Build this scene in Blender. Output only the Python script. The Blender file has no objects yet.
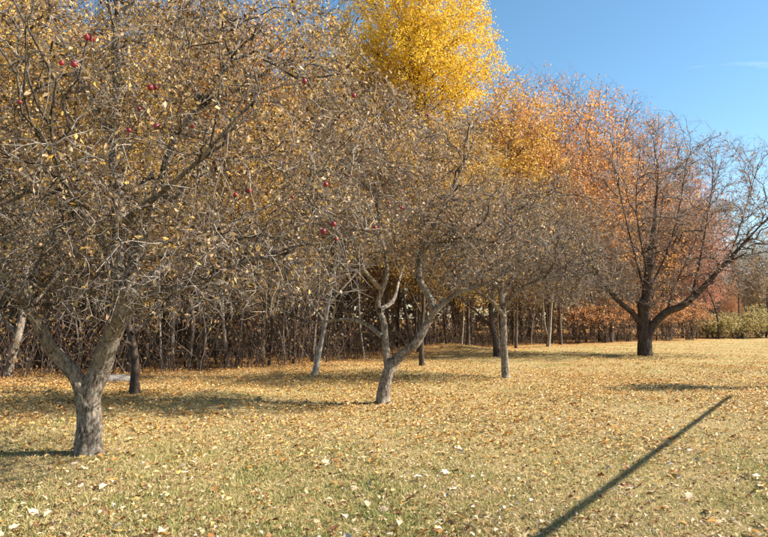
import bpy, math, random
import numpy as np
from mathutils import Vector, kdtree

SEED = 11
rng = np.random.default_rng(SEED)
random.seed(SEED)
sc = bpy.context.scene
COL = sc.collection

# ------------------------------------------------------------------ camera
CAM_H, PITCH, FPX = 1.6, math.atan(49.5 / 600.0), 600.0
cam_d = bpy.data.cameras.new('camera')
cam_d.sensor_width = 36.0
cam_d.lens = 36.0 * FPX / 768.0
cam_d.clip_end = 2000.0
cam = bpy.data.objects.new('camera', cam_d)
cam.location = (0, 0, CAM_H)
cam.rotation_euler = (math.pi / 2 + PITCH, 0, 0)
COL.objects.link(cam)
sc.camera = cam

# ------------------------------------------------------------------ sky and sun
SUN_EL = math.radians(36.0)
SUN_H = Vector((1.0, 0.04)).normalized()          # horizontal direction towards the sun: the right-hand side
world = bpy.data.worlds.new('World')
sc.world = world
world.use_nodes = True
wn, wl = world.node_tree.nodes, world.node_tree.links
for n in list(wn):
    wn.remove(n)
w_out = wn.new('ShaderNodeOutputWorld')
w_bg = wn.new('ShaderNodeBackground')
sky = wn.new('ShaderNodeTexSky')
sky.sky_type = 'NISHITA'
sky.sun_disc = False
sky.sun_elevation = SUN_EL
sky.sun_rotation = math.atan2(SUN_H.x, SUN_H.y)
sky.altitude = 200
sky.air_density = 1.0
sky.dust_density = 0.15
sky.ozone_density = 1.2
w_bg.inputs['Strength'].default_value = 0.075
# thin wisps of cirrus, spread over the whole sky
w_tc = wn.new('ShaderNodeTexCoord')
w_map = wn.new('ShaderNodeMapping')
w_map.inputs['Scale'].default_value = (2.2, 2.2, 9.0)
w_map.inputs['Rotation'].default_value = (0, 0, 0.06)
w_map.inputs['Location'].default_value = (0.35, 0.1, 0.95)
w_noise = wn.new('ShaderNodeTexNoise')
w_noise.inputs['Scale'].default_value = 1.6
w_noise.inputs['Detail'].default_value = 7
w_noise.inputs['Distortion'].default_value = 0.6
w_ramp = wn.new('ShaderNodeValToRGB')
w_ramp.color_ramp.elements[0].position = 0.615
w_ramp.color_ramp.elements[1].position = 0.90
w_ramp.color_ramp.elements[1].color = (0.75, 0.75, 0.75, 1)
w_mix = wn.new('ShaderNodeMixRGB')
w_mix.inputs[2].default_value = (8.0, 8.3, 8.6, 1)
wl.new(w_tc.outputs['Generated'], w_map.inputs[0])
wl.new(w_map.outputs[0], w_noise.inputs[0])
wl.new(w_noise.outputs[0], w_ramp.inputs[0])
wl.new(w_ramp.outputs[0], w_mix.inputs[0])
wl.new(sky.outputs[0], w_mix.inputs[1])
w_hsv = wn.new('ShaderNodeHueSaturation')
w_hsv.inputs['Saturation'].default_value = 1.15
w_hsv.inputs['Hue'].default_value = 0.489
wl.new(w_mix.outputs[0], w_hsv.inputs['Color'])
wl.new(w_hsv.outputs[0], w_bg.inputs[0])
wl.new(w_bg.outputs[0], w_out.inputs[0])

sun_d = bpy.data.lights.new('sun', 'SUN')
sun_d.energy = 5.0
sun_d.angle = math.radians(0.53)
sun_d.color = (1.0, 0.91, 0.78)
sun = bpy.data.objects.new('sun', sun_d)
sv = Vector((SUN_H.x * math.cos(SUN_EL), SUN_H.y * math.cos(SUN_EL), math.sin(SUN_EL)))
sun.rotation_euler = sv.to_track_quat('Z', 'Y').to_euler()
sun.location = (40, 0, 40)
COL.objects.link(sun)

sc.view_settings.view_transform = 'Standard'
sc.view_settings.look = 'None'
sc.view_settings.gamma = 1.0
sc.view_settings.exposure = 1.45
sc.cycles.max_bounces = 5
sc.cycles.diffuse_bounces = 3
sc.cycles.glossy_bounces = 2
sc.cycles.transmission_bounces = 3
sc.cycles.use_denoising = True

# ------------------------------------------------------------------ helpers
def at(x, y, depth):
    """a point of the place: pixel direction of the 768x537 photograph at a given distance in metres"""
    c, s = math.cos(PITCH), math.sin(PITCH)
    v = 268.5 - y
    d = np.array([x - 384.0, c * FPX - s * v, s * FPX + c * v])
    return d * (depth / d[1]) + np.array([0, 0, CAM_H])

def ground_at(x, y):
    c, s = math.cos(PITCH), math.sin(PITCH)
    v = 268.5 - y
    d = np.array([x - 384.0, c * FPX - s * v, s * FPX + c * v])
    t = -CAM_H / d[2]
    return d * t + np.array([0, 0, CAM_H])

def mesh_arrays(name, V, F, rnd=None, smooth=True, mat=None):
    """V (n,3), F list of int arrays (m,3) or (m,4)"""
    V = np.asarray(V, np.float32)
    F = [np.asarray(f, np.int32) for f in (F if isinstance(F, list) else [F]) if len(f)]
    me = bpy.data.meshes.new(name)
    me.vertices.add(len(V))
    me.vertices.foreach_set('co', V.ravel())
    nl = sum(f.size for f in F)
    npol = sum(len(f) for f in F)
    me.loops.add(nl)
    me.loops.foreach_set('vertex_index', np.concatenate([f.ravel() for f in F]))
    me.polygons.add(npol)
    starts, tot = [], 0
    for f in F:
        starts.append(tot + np.arange(len(f), dtype=np.int32) * f.shape[1])
        tot += f.size
    me.polygons.foreach_set('loop_start', np.concatenate(starts).astype(np.int32))
    if smooth:
        me.polygons.foreach_set('use_smooth', np.ones(npol, bool))
    if rnd is not None:
        a = me.attributes.new('rnd', 'FLOAT', 'POINT')
        a.data.foreach_set('value', np.asarray(rnd, np.float32))
    me.update(calc_edges=True)
    if mat:
        me.materials.append(mat)
    return me

def obj(name, me, parent=None, **props):
    o = bpy.data.objects.new(name, me)
    COL.objects.link(o)
    if parent is not None:
        o.parent = parent
    for k, v in props.items():
        o[k] = v
    return o

def thing(name, label, category, loc=(0, 0, 0), group=None):
    o = obj(name, None, label=label, category=category)
    o.location = loc
    o.empty_display_size = 0.3
    if group:
        o['group'] = group
    return o

def norm(a):
    return a / np.maximum(np.linalg.norm(a, axis=-1, keepdims=True), 1e-9)

def tubes(P, R, sides, rough=0.0):
    """P (n,k,3), R (n,k) -> verts, quads, per-vertex random (one value per tube)"""
    n, k, _ = P.shape
    T = np.gradient(P, axis=1)
    T = norm(T)
    ref = np.where(np.abs(T[:, :1, 2:3]) > 0.9, np.array([[[1., 0, 0]]]), np.array([[[0, 0, 1.]]]))
    ref = np.broadcast_to(ref, T.shape)
    A = norm(np.cross(T, ref))
    B = np.cross(T, A)
    ang = np.linspace(0, 2 * math.pi, sides, endpoint=False)
    rr = R[:, :, None] * np.ones(sides)
    if rough:
        rr = rr * (1 + rng.normal(0, rough, rr.shape))
    V = P[:, :, None, :] + rr[..., None] * (A[:, :, None, :] * np.cos(ang)[None, None, :, None] + B[:, :, None, :] * np.sin(ang)[None, None, :, None])
    i = np.arange(n)[:, None, None] * (k * sides)
    j = np.arange(k - 1)[None, :, None] * sides
    s = np.arange(sides)[None, None, :]
    s2 = (s + 1) % sides
    F = np.stack([i + j + s, i + j + s2, i + j + sides + s2, i + j + sides + s], -1).reshape(-1, 4)
    rn = np.repeat(rng.random(n), k * sides)
    return V.reshape(-1, 3), F, rn

def spline(pts, k):
    """Catmull-Rom through pts (m,3), resampled to k points evenly by length"""
    p = np.asarray(pts, float)
    if len(p) == 2:
        t = np.linspace(0, 1, k)[:, None]
        return p[0] * (1 - t) + p[1] * t
    q = np.vstack([2 * p[0] - p[1], p, 2 * p[-1] - p[-2]])
    out = []
    for i in range(1, len(q) - 2):
        t = np.linspace(0, 1, 12, endpoint=False)[:, None]
        a, b, c, d = q[i - 1], q[i], q[i + 1], q[i + 2]
        out.append(0.5 * ((2 * b) + (-a + c) * t + (2 * a - 5 * b + 4 * c - d) * t ** 2 + (-a + 3 * b - 3 * c + d) * t ** 3))
    out = np.vstack(out + [q[-2][None]])
    L = np.concatenate([[0], np.cumsum(np.linalg.norm(np.diff(out, axis=0), axis=1))])
    u = np.linspace(0, L[-1], k)
    return np.stack([np.interp(u, L, out[:, i]) for i in range(3)], 1)

def leaf_quads(C, size, flat=0.0, droop=0.3, aspect=0.55, fold=0.22):
    """rhombic folded leaves centred at C (n,3)"""
    n = len(C)
    D = rng.normal(0, 1, (n, 3))
    D[:, 2] = D[:, 2] * (1 - flat) - droop
    D = norm(D)
    U = rng.normal(0, 1, (n, 3))
    U[:, 2] += flat * 6
    S = norm(np.cross(D, U))
    N = np.cross(S, D)
    L = (size * rng.uniform(0.6, 1.3, n))[:, None]
    W = L * aspect * rng.uniform(0.7, 1.2, (n, 1))
    f = W * fold * rng.uniform(0.2, 2.0, (n, 1))
    V = np.stack([C - D * L * .5, C - D * L * .05 + S * W * .5 + N * f, C + D * L * .5, C - D * L * .05 - S * W * .5 + N * f], 1)
    i = np.arange(n)[:, None] * 4
    F = np.concatenate([np.hstack([i, i + 1, i + 2]), np.hstack([i, i + 2, i + 3])])
    rn = np.repeat(rng.random(n), 4)
    return V.reshape(-1, 3), F, rn

# ------------------------------------------------------------------ materials
def new_mat(name):
    m = bpy.data.materials.new(name)
    m.use_nodes = True
    nt = m.node_tree
    for n in list(nt.nodes):
        nt.nodes.remove(n)
    out = nt.nodes.new('ShaderNodeOutputMaterial')
    return m, nt.nodes, nt.links, out

def ramp(nodes, cols, pos=None, interp='LINEAR'):
    r = nodes.new('ShaderNodeValToRGB')
    cr = r.color_ramp
    cr.interpolation = interp
    while len(cr.elements) < len(cols):
        cr.elements.new(0.5)
    for i, c in enumerate(cols):
        cr.elements[i].position = pos[i] if pos else i / max(1, len(cols) - (0 if interp == 'CONSTANT' else 1))
        cr.elements[i].color = (*c, 1)
    return r

def leaf_mat(name, cols, translucent=0.3, rough=0.55, pos=None):
    m, N, L, out = new_mat(name)
    at_ = N.new('ShaderNodeAttribute')
    at_.attribute_name = 'rnd'
    r = ramp(N, cols, pos)
    L.new(at_.outputs['Fac'], r.inputs[0])
    p = N.new('ShaderNodeBsdfPrincipled')
    p.inputs['Roughness'].default_value = rough
    p.inputs['Specular IOR Level'].default_value = 0.3
    L.new(r.outputs[0], p.inputs['Base Color'])
    t = N.new('ShaderNodeBsdfTranslucent')
    L.new(r.outputs[0], t.inputs[0])
    mx = N.new('ShaderNodeMixShader')
    mx.inputs[0].default_value = translucent
    L.new(p.outputs[0], mx.inputs[1])
    L.new(t.outputs[0], mx.inputs[2])
    L.new(mx.outputs[0], out.inputs[0])
    return m

def bark_mat(name, dark, light, lichen=None, scale=1.0, bump=0.8, stretch=0.12):
    m, N, L, out = new_mat(name)
    tc = N.new('ShaderNodeTexCoord')
    mp = N.new('ShaderNodeMapping')
    mp.inputs['Scale'].default_value = (1, 1, stretch)
    L.new(tc.outputs['Object'], mp.inputs[0])
    n0 = N.new('ShaderNodeTexNoise')            # bends the fissures
    n0.inputs['Scale'].default_value = 7 * scale
    L.new(tc.outputs['Object'], n0.inputs[0])
    ad = N.new('ShaderNodeVectorMath'); ad.operation = 'MULTIPLY_ADD'
    ad.inputs[1].default_value = (0.06, 0.06, 0.02)
    L.new(n0.outputs['Color'], ad.inputs[0]); L.new(mp.outputs[0], ad.inputs[2])
    n1 = N.new('ShaderNodeTexNoise')
    n1.inputs['Scale'].default_value = 48 * scale
    n1.inputs['Detail'].default_value = 8
    n1.inputs['Roughness'].default_value = 0.72
    L.new(ad.outputs[0], n1.inputs[0])
    n3 = N.new('ShaderNodeTexNoise')            # broad weathered patches
    n3.inputs['Scale'].default_value = 5 * scale
    n3.inputs['Detail'].default_value = 6
    L.new(tc.outputs['Object'], n3.inputs[0])
    mixv = N.new('ShaderNodeMath'); mixv.operation = 'MULTIPLY_ADD'
    mixv.inputs[1].default_value = 0.35
    L.new(n3.outputs[0], mixv.inputs[0]); L.new(n1.outputs[0], mixv.inputs[2])
    mid = tuple(0.6 * a + 0.4 * b for a, b in zip(dark, light))
    r = ramp(N, [dark, mid, light], [0.54, 0.66, 0.82])
    L.new(mixv.outputs[0], r.inputs[0])
    col = r.outputs[0]
    if lichen:
        n2 = N.new('ShaderNodeTexNoise')
        n2.inputs['Scale'].default_value = 16 * scale
        n2.inputs['Detail'].default_value = 8
        n2.inputs['Roughness'].default_value = 0.7
        L.new(tc.outputs['Object'], n2.inputs[0])
        r2 = ramp(N, [(0, 0, 0), (0.75, 0.75, 0.75)], [0.50, 0.64])
        L.new(n2.outputs[0], r2.inputs[0])
        mx = N.new('ShaderNodeMixRGB')
        mx.inputs[2].default_value = (*lichen, 1)
        L.new(r2.outputs[0], mx.inputs[0])
        L.new(col, mx.inputs[1])
        col = mx.outputs[0]
    p = N.new('ShaderNodeBsdfPrincipled')
    p.inputs['Roughness'].default_value = 0.92
    p.inputs['Specular IOR Level'].default_value = 0.12
    L.new(col, p.inputs['Base Color'])
    b = N.new('ShaderNodeBump')
    b.inputs['Strength'].default_value = bump
    b.inputs['Distance'].default_value = 0.03
    L.new(mixv.outputs[0], b.inputs['Height'])
    L.new(b.outputs[0], p.inputs['Normal'])
    L.new(p.outputs[0], out.inputs[0])
    return m

def twig_mat(name, cols):
    m, N, L, out = new_mat(name)
    a = N.new('ShaderNodeAttribute')
    a.attribute_name = 'rnd'
    r = ramp(N, cols)
    L.new(a.outputs['Fac'], r.inputs[0])
    p = N.new('ShaderNodeBsdfPrincipled')
    p.inputs['Roughness'].default_value = 0.8
    p.inputs['Specular IOR Level'].default_value = 0.25
    L.new(r.outputs[0], p.inputs['Base Color'])
    L.new(p.outputs[0], out.inputs[0])
    return m

M_APPLE_BARK = bark_mat('apple_bark', (0.045, 0.032, 0.023), (0.38, 0.31, 0.245), (0.40, 0.37, 0.31), bump=1.0)
M_SHADED_LIMB_BARK = bark_mat('shade_darkened_limb_bark', (0.02, 0.015, 0.012), (0.14, 0.11, 0.085), (0.20, 0.18, 0.15))  # dark apple bark with the crown's shade put into the branch colour
M_DARK_BARK = bark_mat('dark_bark', (0.028, 0.020, 0.016), (0.13, 0.095, 0.075), None, 0.8)
M_WOOD_BARK = bark_mat('woodland_bark', (0.045, 0.035, 0.028), (0.20, 0.16, 0.13), None, 0.6)
M_PALE_BARK = bark_mat('pale_bark', (0.12, 0.10, 0.085), (0.42, 0.37, 0.31), (0.45, 0.42, 0.36), 0.7)
M_TWIG = twig_mat('apple_twigs', [(0.025, 0.018, 0.014), (0.06, 0.045, 0.035), (0.14, 0.11, 0.088), (0.26, 0.22, 0.18), (0.36, 0.32, 0.275)])
M_TWIG_RED = twig_mat('reddish_twigs', [(0.05, 0.035, 0.03), (0.14, 0.10, 0.09), (0.28, 0.22, 0.20), (0.40, 0.34, 0.31)])
M_TWIG_WOOD = twig_mat('woodland_twigs', [(0.03, 0.02, 0.015), (0.09, 0.065, 0.05), (0.24, 0.19, 0.15)])
M_LEAF_APPLE = leaf_mat('dry_apple_leaves', [(0.05, 0.025, 0.014), (0.13, 0.07, 0.03), (0.28, 0.16, 0.07), (0.46, 0.31, 0.16), (0.54, 0.40, 0.25), (0.36, 0.26, 0.09), (0.56, 0.34, 0.07)])
M_LEAF_APPLE_RUST = leaf_mat('rust_apple_leaves', [(0.12, 0.06, 0.03), (0.28, 0.16, 0.08), (0.42, 0.27, 0.15), (0.52, 0.38, 0.24), (0.52, 0.31, 0.08)])
M_LEAF_YELLOW = leaf_mat('bright_yellow_leaves', [(0.52, 0.30, 0.03), (0.80, 0.50, 0.03), (0.86, 0.62, 0.05), (0.82, 0.60, 0.12)], 0.4)
M_LEAF_GOLD = leaf_mat('golden_brown_leaves', [(0.36, 0.18, 0.05), (0.60, 0.35, 0.06), (0.76, 0.49, 0.08), (0.68, 0.48, 0.18)], 0.35)
M_LEAF_TAN = leaf_mat('tan_leaves', [(0.13, 0.075, 0.035), (0.30, 0.19, 0.09), (0.42, 0.29, 0.14), (0.36, 0.28, 0.10)], 0.3)
M_LEAF_ORANGE = leaf_mat('orange_leaves', [(0.56, 0.22, 0.05), (0.76, 0.36, 0.07), (0.82, 0.46, 0.14), (0.76, 0.42, 0.20)], 0.35)
M_LEAF_RUSSET = leaf_mat('russet_leaves', [(0.34, 0.15, 0.09), (0.58, 0.27, 0.14), (0.70, 0.38, 0.20), (0.76, 0.40, 0.10)], 0.35)
M_LEAF_CORAL = leaf_mat('coral_red_leaves', [(0.40, 0.15, 0.10), (0.62, 0.26, 0.17), (0.72, 0.37, 0.26), (0.70, 0.31, 0.14)], 0.35)
M_LEAF_GREEN = leaf_mat('yellow_green_leaves', [(0.22, 0.18, 0.06), (0.44, 0.36, 0.14), (0.56, 0.44, 0.21), (0.34, 0.31, 0.09)], 0.3)

# ------------------------------------------------------------------ ground
EDGE = np.array([(-60, 6), (-24, 10.5), (-14, 13.8), (-9, 16.0), (-5, 18.6), (-2.5, 20.5), (1.5, 27), (5, 32), (9.5, 36.5), (19, 43), (36, 56), (70, 78), (140, 120)], float)
def edge_y(x):
    return np.interp(x, EDGE[:, 0], EDGE[:, 1])

def ground_z(x, y):
    x = np.asarray(x, float); y = np.asarray(y, float)
    z = 0.035 * np.sin(x * 0.55 + 1.3) * np.sin(y * 0.43 + 0.4) + 0.02 * np.sin(x * 1.7 + y * 1.1)
    # low mound of dry grass by the edge of the wood
    z = z + 0.38 * np.exp(-(((x - 2.8) / 2.4) ** 2 + ((y - 29.0) / 2.0) ** 2))
    return z

gx = np.concatenate([np.linspace(-400, -42, 20), np.arange(-40, 60, 0.5), np.linspace(62, 400, 20)])
gy = np.concatenate([np.linspace(-60, -4, 10), np.arange(-3, 70, 0.5), np.linspace(72, 700, 24)])
GX, GY = np.meshgrid(gx, gy)
V = np.stack([GX, GY, ground_z(GX, GY)], -1).reshape(-1, 3)
nx, ny = len(gx), len(gy)
ii, jj = np.meshgrid(np.arange(nx - 1), np.arange(ny - 1))
b = (jj * nx + ii).ravel()
F = np.stack([b, b + 1, b + nx + 1, b + nx], -1)
me = mesh_arrays('lawn', V, F)
wd = np.clip((V[:, 1] - edge_y(V[:, 0])) / 7 + 0.75, 0, 1)
a = me.attributes.new('woods', 'FLOAT', 'POINT')
a.data.foreach_set('value', wd.astype(np.float32))
m, N, L, out = new_mat('lawn_and_leaf_litter')
tc = N.new('ShaderNodeTexCoord')
n1 = N.new('ShaderNodeTexNoise'); n1.inputs['Scale'].default_value = 0.9; n1.inputs['Detail'].default_value = 5
n2 = N.new('ShaderNodeTexNoise'); n2.inputs['Scale'].default_value = 28; n2.inputs['Detail'].default_value = 8; n2.inputs['Roughness'].default_value = 0.75
n3 = N.new('ShaderNodeTexNoise'); n3.inputs['Scale'].default_value = 7; n3.inputs['Detail'].default_value = 8; n3.inputs['Roughness'].default_value = 0.8
for n in (n1, n2, n3):
    L.new(tc.outputs['Object'], n.inputs[0])
rg = ramp(N, [(0.14, 0.10, 0.045), (0.30, 0.23, 0.095), (0.44, 0.33, 0.15), (0.52, 0.40, 0.21)], [0.3, 0.45, 0.56, 0.7])
L.new(n2.outputs[0], rg.inputs[0])
rgreen = ramp(N, [(0.11, 0.10, 0.035), (0.25, 0.22, 0.075), (0.40, 0.33, 0.14)], [0.3, 0.5, 0.7])
L.new(n2.outputs[0], rgreen.inputs[0])
rm = ramp(N, [(0, 0, 0), (1, 1, 1)], [0.48, 0.68])
L.new(n1.outputs[0], rm.inputs[0])
mx = N.new('ShaderNodeMixRGB')
L.new(rm.outputs[0], mx.inputs[0]); L.new(rg.outputs[0], mx.inputs[1]); L.new(rgreen.outputs[0], mx.inputs[2])
rw = ramp(N, [(0.10, 0.045, 0.02), (0.28, 0.13, 0.045), (0.44, 0.24, 0.08), (0.54, 0.34, 0.14)], [0.3, 0.45, 0.58, 0.72])
L.new(n3.outputs[0], rw.inputs[0])
aw = N.new('ShaderNodeAttribute'); aw.attribute_name = 'woods'
mx2 = N.new('ShaderNodeMixRGB')
L.new(aw.outputs['Fac'], mx2.inputs[0]); L.new(mx.outputs[0], mx2.inputs[1]); L.new(rw.outputs[0], mx2.inputs[2])
p = N.new('ShaderNodeBsdfPrincipled')
p.inputs['Roughness'].default_value = 0.95
p.inputs['Specular IOR Level'].default_value = 0.1
L.new(mx2.outputs[0], p.inputs['Base Color'])
bp = N.new('ShaderNodeBump'); bp.inputs['Strength'].default_value = 0.9; bp.inputs['Distance'].default_value = 0.03
L.new(n2.outputs[0], bp.inputs['Height']); L.new(bp.outputs[0], p.inputs['Normal'])
L.new(p.outputs[0], out.inputs[0])
me.materials.append(m)
obj('lawn', me, kind='structure', label='mown lawn strewn with golden fallen leaves')

# ------------------------------------------------------------------ tree builder
class Tree:
    def __init__(self, origin):
        self.o = np.asarray(origin, float)
        self.np_, self.nr, self.nt, self.nl = [], [], [], []
        self.stems = []      # (name, P, R, sides)
        self.batches = []    # (P, R, sides) of branches and twigs
        self.tip = None

    def _nodes(self, P, R, skip=0.0, lvl=0):
        T = norm(np.gradient(P, axis=1))
        k = P.shape[1]
        s = int(k * skip)
        self.np_.append(P[:, s:].reshape(-1, 3)); self.nr.append(R[:, s:].reshape(-1)); self.nt.append(T[:, s:].reshape(-1, 3))
        self.nl.append(np.full(P[:, s:].reshape(-1, 3).shape[0], lvl))

    def stem(self, name, pts, r0, r1, k=28, sides=14, wander=0.0, flare=0.0, skip=0.3, power=0.8):
        P = spline(np.asarray(pts, float) - self.o, k)
        if wander:
            kn = max(4, k // 6)
            cw = np.cumsum(rng.normal(0, wander * 2.5, (kn, 3)), axis=0)
            w = spline(cw, k)
            w -= np.linspace(0, 1, k)[:, None] * w[-1]
            P = P + w
        t = np.linspace(0, 1, k)
        if name == 'limb':
            r1 = min(r1, 0.28 * r1 + 0.003)
            power = 1.0
        R = r0 + (r1 - r0) * t ** power
        if flare:
            R = R * (1 + flare * np.exp(-t * k / 3.0))
        self.stems.append((name, P, R, sides))
        self._nodes(P[None], R[None], skip)

    def grow(self, targets, k, sides, maxlen, rk, rmin, sag=0.0, wob=0.05, pick=5, tang=0.35, keep=True, minlen=0.05, lvl=1, skip=0.25, low=False):
        NP, NR, NT = np.vstack(self.np_), np.concatenate(self.nr), np.vstack(self.nt)
        kd = kdtree.KDTree(len(NP))
        for i, q in enumerate(NP):
            kd.insert(q, i)
        kd.balance()
        targets = targets - self.o
        idx = np.empty(len(targets), int)
        for i, q in enumerate(targets):
            f = kd.find_n(q, pick)
            if low:
                f = sorted(f, key=lambda e: e[0][2])[:max(1, len(f) // 2)]
            idx[i] = f[min(len(f) - 1, int(random.random() * len(f)))][1]
        P0, T0, R0 = NP[idx], NT[idx], NR[idx]
        d = targets - P0
        ln = np.linalg.norm(d, axis=1)
        ok = ln > minlen
        P0, T0, R0, d, ln = P0[ok], T0[ok], R0[ok], d[ok], ln[ok]
        sc_ = np.minimum(1, maxlen * rng.uniform(0.6, 1.1, len(ln)) / ln)
        d = d * sc_[:, None]; ln = ln * sc_
        t = np.linspace(0, 1, k)[None, :, None]
        C1 = P0 + T0 * (ln * tang)[:, None] + d * 0.12
        C2 = P0 + d * 0.66
        C2[:, 2] += ln * 0.12
        P3 = P0 + d
        P3[:, 2] -= sag * ln
        P = (1 - t) ** 3 * P0[:, None] + 3 * (1 - t) ** 2 * t * C1[:, None] + 3 * (1 - t) * t ** 2 * C2[:, None] + t ** 3 * P3[:, None]
        w = rng.normal(0, 1, P.shape) * (wob * ln)[:, None, None]
        w[:, 0] = 0
        P = P + w
        r0 = np.clip(np.minimum(R0 * 0.8, rk * ln), rmin, None)
        tt = np.linspace(0, 1, k)[None]
        R = r0[:, None] * (1 - 0.75 * tt)
        R = np.maximum(R, rmin * 0.55)
        self.batches.append((P, R, sides, lvl))
        if keep:
            self._nodes(P, R, skip, lvl)
        return P

    def stem_meshes(self, parent, bark, rough=0.035):
        trunk = None
        for name, P, R, sides in self.stems:
            V, F, rn = tubes(P[None], R[None], sides)
            k = len(P)
            # ridged, knobbly bark
            Vr = V.reshape(k, sides, 3)
            ang = np.arange(sides) / sides * 2 * math.pi
            seg = np.linalg.norm(np.diff(P, axis=0), axis=1)
            z = np.concatenate([[0], np.cumsum(seg)])[:, None]
            ph = rng.uniform(0, 6, 8)
            f = 1 + rough * (np.sin(3 * ang + ph[0] + 1.5 * np.sin(z * 1.5)) + 0.8 * np.sin(2 * ang - z * 2.2 + ph[2]) + 0.6 * np.sin(z * 7 + ph[3] + np.sin(ang)))
            if sides >= 36:       # raised plates of bark between fissures
                nf = max(9, sides // 4)
                wv = 0.20 * np.sin(z * 5.1 + ph[4] + 2 * np.sin(ang * 2)) + 0.12 * np.sin(z * 13 + ph[5] + 3 * ang) + 0.05 * np.sin(z * 31 + 5 * ang)
                fis = np.abs(np.sin(0.5 * nf * (ang + wv))) ** 0.6
                brk = np.abs(np.sin(z * 21 + 2.2 * np.sin(ang * 5 + ph[6]) + 1.5 * np.sin(ang * nf))) ** 0.35
                f = f + 0.12 * (fis - 0.8) + 0.05 * (brk - 0.8)
                f = f + rng.normal(0, 0.008, (k, sides))
            else:
                f = f + rng.normal(0, rough * 0.25, (k, sides))
            if name == 'trunk':   # roots spreading into the turf
                f = f + np.exp(-z / 0.16) * 0.30 * np.clip(np.sin(ang * 2 + ph[7]) + .6 * np.sin(ang * 5 + ph[1]), 0, 2)
            Vr = P[:, None] + (Vr - P[:, None]) * f[..., None]
            n = len(V)
            V = np.vstack([Vr.reshape(-1, 3), P[-1:] + (P[-1:] - P[-2:-1]) * 0.3])
            cap = np.array([[(k - 1) * sides + i, (k - 1) * sides + (i + 1) % sides, n] for i in range(sides)])
            me = mesh_arrays(name, V, [F, cap], np.append(rn, rn[-1:]), mat=bark)
            o = obj(name, me, parent if trunk is None else trunk)
            if trunk is None:
                trunk = o
        return trunk

    def batch_mesh(self, name, parent, mat, lvls, stuff=True, mesh_only=False):
        Vs, Fs, Rs, off = [], [], [], 0
        for P, R, sides, lvl in self.batches:
            if lvl not in lvls:
                continue
            V, F, rn = tubes(P, R, sides)
            Vs.append(V); Fs.append(F + off); Rs.append(rn); off += len(V)
        me = mesh_arrays(name, np.vstack(Vs), np.vstack(Fs), np.concatenate(Rs), mat=mat)
        if mesh_only:
            return me
        o = obj(name, me, parent)
        if stuff:
            o['kind'] = 'stuff'
        return o

    def leaf_points(self, lvls, count, t0=0.25, off=0.03):
        out = []
        for P, R, sides, lvl in self.batches:
            if lvl in lvls:
                out.append(P)
        n_each = [len(p) for p in out]
        tot = sum(n_each)
        pts = []
        for p in out:
            c = int(count * len(p) / tot)
            i = rng.integers(0, len(p), c)
            u = rng.uniform(t0, 1, c) * (p.shape[1] - 1)
            j = np.minimum(u.astype(int), p.shape[1] - 2)
            f = (u - j)[:, None]
            pts.append(p[i, j] * (1 - f) + p[i, j + 1] * f)
        q = np.vstack(pts)
        return q + rng.normal(0, off, q.shape)

def ellipsoid(c, r, n, shell=0.5, zmin=None, zmax=None):
    """n points in an ellipsoid, biased towards its shell"""
    out = np.empty((0, 3))
    c, r = np.asarray(c, float), np.asarray(r, float)
    while len(out) < n:
        d = norm(rng.normal(0, 1, (n * 2, 3)))
        q = c + d * r * (rng.random((n * 2, 1)) ** shell)
        if zmin is not None:
            q = q[q[:, 2] > zmin]
        if zmax is not None:
            q = q[q[:, 2] < zmax]
        out = np.vstack([out, q])
    return out[:n]

def clump(q, wl=1.0):
    """0..1 clumping field in space"""
    a = q * (6.283 / wl)
    v = np.sin(a[:, 0] + 1.7 * np.sin(a[:, 1] * .6)) * np.sin(a[:, 1] * .9 + 1.3 * np.sin(a[:, 2] * .7)) + np.sin(a[:, 2] * 1.1 + 1.5 * np.sin(a[:, 0] * .5 + 1))
    return np.clip(0.5 + 0.36 * v, 0, 1)

def clumped(spec, n, shell, zmin, wl):
    q = blobs(spec, int(n * 1.9), shell, zmin)
    return q[rng.random(len(q)) < 0.12 + 0.88 * clump(q, wl) ** 1.3][:n]

def blobs(spec, n, shell=0.45, zmin=None):
    """spec list of (centre, radii, weight)"""
    w = np.array([s[2] for s in spec], float); w /= w.sum()
    q = np.vstack([ellipsoid(s[0], s[1], max(1, int(round(n * wi))), shell, zmin) for s, wi in zip(spec, w)])
    return q[rng.permutation(len(q))]

def crown(tree, spec, n2, n3, n4, n5, zmin, scale=1.0, sag=0.1, thick=0.02, low=False, tw=1.0):
    tree.grow(blobs(spec, n2, 0.35, zmin), 9, 7, 2.6 * scale, thick, 0.012 * scale, sag=0.0, wob=0.035, pick=16 if low else 10, lvl=1, low=low, tang=0.2 if low else 0.35)
    tree.grow(blobs(spec, n3, 0.45, zmin), 6, 4, 1.5 * scale, 0.014, 0.006 * scale, sag=sag, wob=0.022, pick=10 if low else 6, lvl=2, low=low, tang=0.2 if low else 0.35)
    tree.grow(clumped(spec, n4, 0.5, zmin, 1.5 * scale), 5, 3, 1.0 * scale, 0.008, 0.0036 * scale * tw, sag=sag, wob=0.02, pick=8 if low else 5, lvl=3, low=low)
    if n5:
        tree.grow(clumped(spec, n5, 0.55, zmin, 1.5 * scale), 2, 3, 0.46 * scale, 0.007, 0.0026 * scale * tw, sag=sag, wob=0.045, pick=8 if low else 5, lvl=4, keep=True, low=low)

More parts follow.
